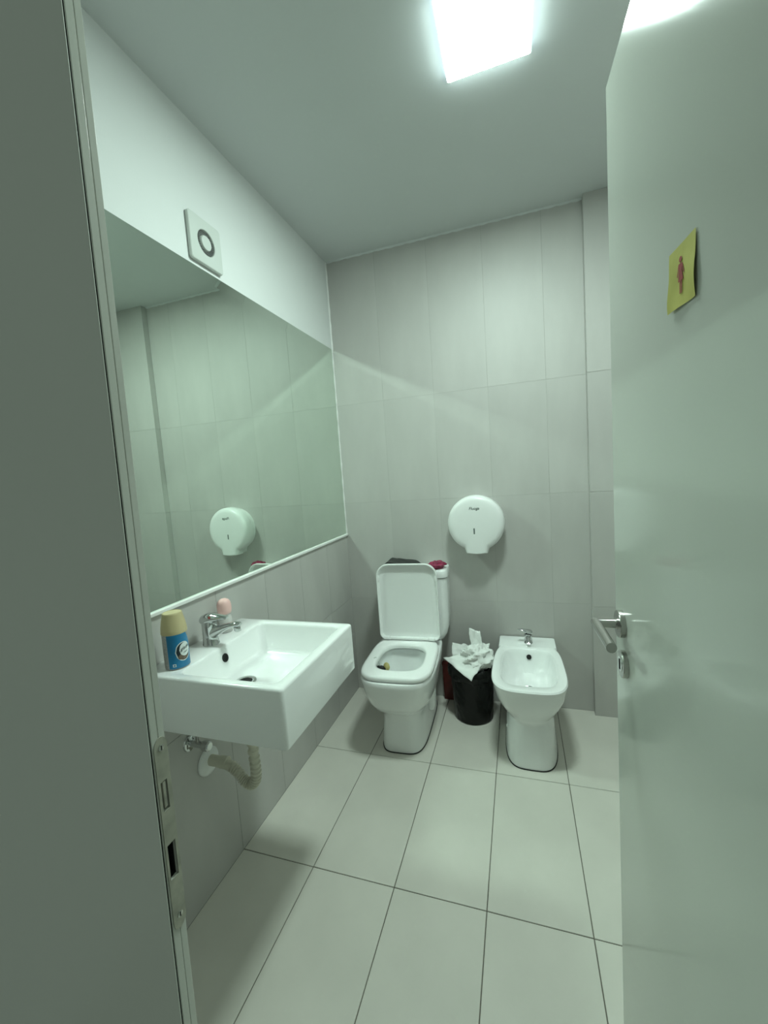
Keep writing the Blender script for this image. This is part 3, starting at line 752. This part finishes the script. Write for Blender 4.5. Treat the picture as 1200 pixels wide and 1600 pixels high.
# ------------------------------------------------------------------ waste bin, tissues, red box
BX, BY = .752, -.160
bin_ = thing('waste_bin', 'black bag-lined waste bin between toilet and bidet', 'bin', (BX, BY, 0))
prof = [(.098, 0.0), (.104, .006), (.105, .04), (.108, .10), (.111, .17), (.114, .215), (.116, .235), (.126, .245), (.129, .265), (.128, .285), (.122, .297), (.114, .303), (.106, .298), (.102, .28), (.10, .22), (.07, .20)]
bm_ = MB(); rings = []
fine = []
for (r0, z0), (r1, z1) in zip(prof, prof[1:]):
    m_ = max(1, int(abs(z1 - z0) / .009))
    fine += [(r0 + (r1 - r0) * t / m_, z0 + (z1 - z0) * t / m_) for t in range(m_)]
fine.append(prof[-1])
def ridge(p): return 1 - 2 * abs(noise.noise(p))
for r, z in fine:
    ring = []
    for k in range(96):
        a = 2 * PI * k / 96
        d = Vector((math.cos(a), math.sin(a), 0))
        sk = Vector((d.x * 1.6 + z * 5, d.y * 1.6 - z * 3, z * 9))          # slanting folds
        w = .0030 * ridge(sk * 2.0) + .0022 * ridge(sk * 4.3 + Vector((3, 1, 7))) - .003
        if z > .235: w = w * 1.5 + .0030 * ridge(Vector((d.x * 5, d.y * 5, z * 6)))
        if z < .015: w *= z / .015
        fl = .010 * noise.noise(Vector((d.x * 2.2, d.y * 2.2, 0))) if z > .225 else 0
        ring.append(((r + w) * math.cos(a), (r + w) * math.sin(a), z + fl))
    rings.append(ring)
bm_.loft(rings)
obj('bag_liner', bm_, 'bag', bin_, smooth=35)
bs_ = MB().lathe([(.094, .0), (.0965, .001), (.0965, .0045)], (0, 0, 0), 'Z', 40)
obj('bin_base', bs_, 'blackrub', bin_, smooth=40)
def flap(pts3, seed, amp=.006, n=10):
    """paper flap: a bilinear patch over four corner points, crumpled"""
    A, B, C_, D = [Vector(p) for p in pts3]; vs = []
    for j in range(n + 1):
        for i in range(n + 1):
            u, v = i / n, j / n
            p = A * (1 - u) * (1 - v) + B * u * (1 - v) + C_ * u * v + D * (1 - u) * v
            q1 = Vector((u * 2.6 + seed * 3.1, v * 2.6 + seed * 1.3, seed)); d = noise.noise_vector(q1) * amp + noise.noise_vector(q1 * 2.5) * amp * .5
            vs.append(p + d)
    m_ = n + 1
    return MB().add(vs, [(j * m_ + i, j * m_ + i + 1, (j + 1) * m_ + i + 1, (j + 1) * m_ + i) for j in range(n) for i in range(n)])
TL = [
    ('crumpled ball of white tissue at the top of the bin', None),
    ('white tissue sheet standing upright out of the bin', [(.000, -.010, .335), (.075, .000, .345), (.052, .020, .475), (-.005, .022, .490)]),
    ('white tissue sheet hanging over the front rim of the bin', [(-.150, -.040, .338), (-.035, -.030, .368), (.075, -.105, .352), (.012, -.165, .285)]),
    ('pointed white tissue sheet on the toilet side of the bin', [(-.100, -.035, .325), (.000, -.020, .335), (-.010, .030, .390), (-.105, .020, .400)]),
    ('white tissue fold leaning towards the bidet from the bin', [(.040, -.050, .320), (.098, -.020, .318), (.100, .010, .415), (.055, .020, .410)]),
]
for i, (lab_, c4) in enumerate(TL):
    if c4 is None:
        o_ = obj('crumpled_tissue', blob(.072, .062, .056, .26, 11.0, 1.35, 44, 26), 'tissue', smooth=30, loc=(BX + .036, BY - .035, .352))
    else:
        o_ = obj('tissue_sheet', flap(c4, 3.7 + i * 2.1, .008, 14), 'tissue', smooth=60, loc=(BX, BY, 0), solid=.0006)
    tag(o_, lab_, 'tissue', 'used tissues in the waste bin')

rb = thing('red_box', 'dark red plastic box on the floor behind the waste bin', 'box', (.622, -.0205, 0))
obj('box_body', MB().loft([rrect(-.056, .056, -.015, .015, .005, .0005), rrect(-.059, .059, -.017, .017, .005, .215)]), 'red', rb, bevel=.002)
obj('box_rim', MB().loft([rrect(-.061, .061, -.019, .019, .005, .215), rrect(-.061, .061, -.019, .019, .005, .226), rrect(-.057, .057, -.015, .015, .005, .228)]), 'red', rb, smooth=40)

# ------------------------------------------------------------------ yellow note on the door
nt_ = thing('door_sign', 'square yellow paper note with a red woman pictogram on the door', 'sign', (0, 0, 0))
def door_pt(s, z, off):     # point on the visible face of the door, off metres proud of it
    return Vector(door.location) + dl * s - dn * off + Vector((0, 0, z))
nc = (.3235, 1.572)
nt_.location = door_pt(nc[0], nc[1], 0.0)
def note_off(u, v):
    return .0008 + .0016 * max(0, .5 - v) ** 1.5 + .0030 * max(0, u - .1) * (1 - abs(v)) + .0012 * math.sin(u * 5 + v * 7) * (.5 - v) + .0035 * max(0, -u - .2) * (1 - 1.6 * abs(v + .1))
def note(u, v, extra=0.0):
    s = u * .073; z = v * .070 + u * -.004
    return door_pt(nc[0] + s, nc[1] + z, note_off(u, v) + extra) - Vector(nt_.location)
mb = MB(); n = 16; vs = [note(i / n - .5, j / n - .5) for j in range(n + 1) for i in range(n + 1)]
mb.add(vs, [(j * (n + 1) + i, j * (n + 1) + i + 1, (j + 1) * (n + 1) + i + 1, (j + 1) * (n + 1) + i) for j in range(n) for i in range(n)])
obj('paper', mb, 'yellow', nt_, smooth=80)
fg = MB()
def poly(pts):
    fg.add([note(a, b, .0006) for a, b in pts], [tuple(range(len(pts)))])
k_ = .62
def P(x, y): return (x * k_ - .02, y * k_ + .0)
poly([P(.085 * math.cos(2 * PI * t / 16), .41 + .075 * math.sin(2 * PI * t / 16)) for t in range(16)])
poly([P(-.11, .31), P(.11, .31), P(.10, .12), P(-.10, .12)])
poly([P(-.10, .12), P(.10, .12), P(.17, -.14), P(-.17, -.14)])
poly([P(-.11, .31), P(-.10, .22), P(-.19, .0), P(-.24, .02)])
poly([P(.11, .31), P(.24, .02), P(.19, .0), P(.10, .22)])
poly([P(-.075, -.14), P(-.015, -.14), P(-.015, -.46), P(-.065, -.46)])
poly([P(.015, -.14), P(.075, -.14), P(.065, -.46), P(.015, -.46)])
obj('woman_pictogram', fg, 'redink', nt_)['label'] = 'red woman pictogram'
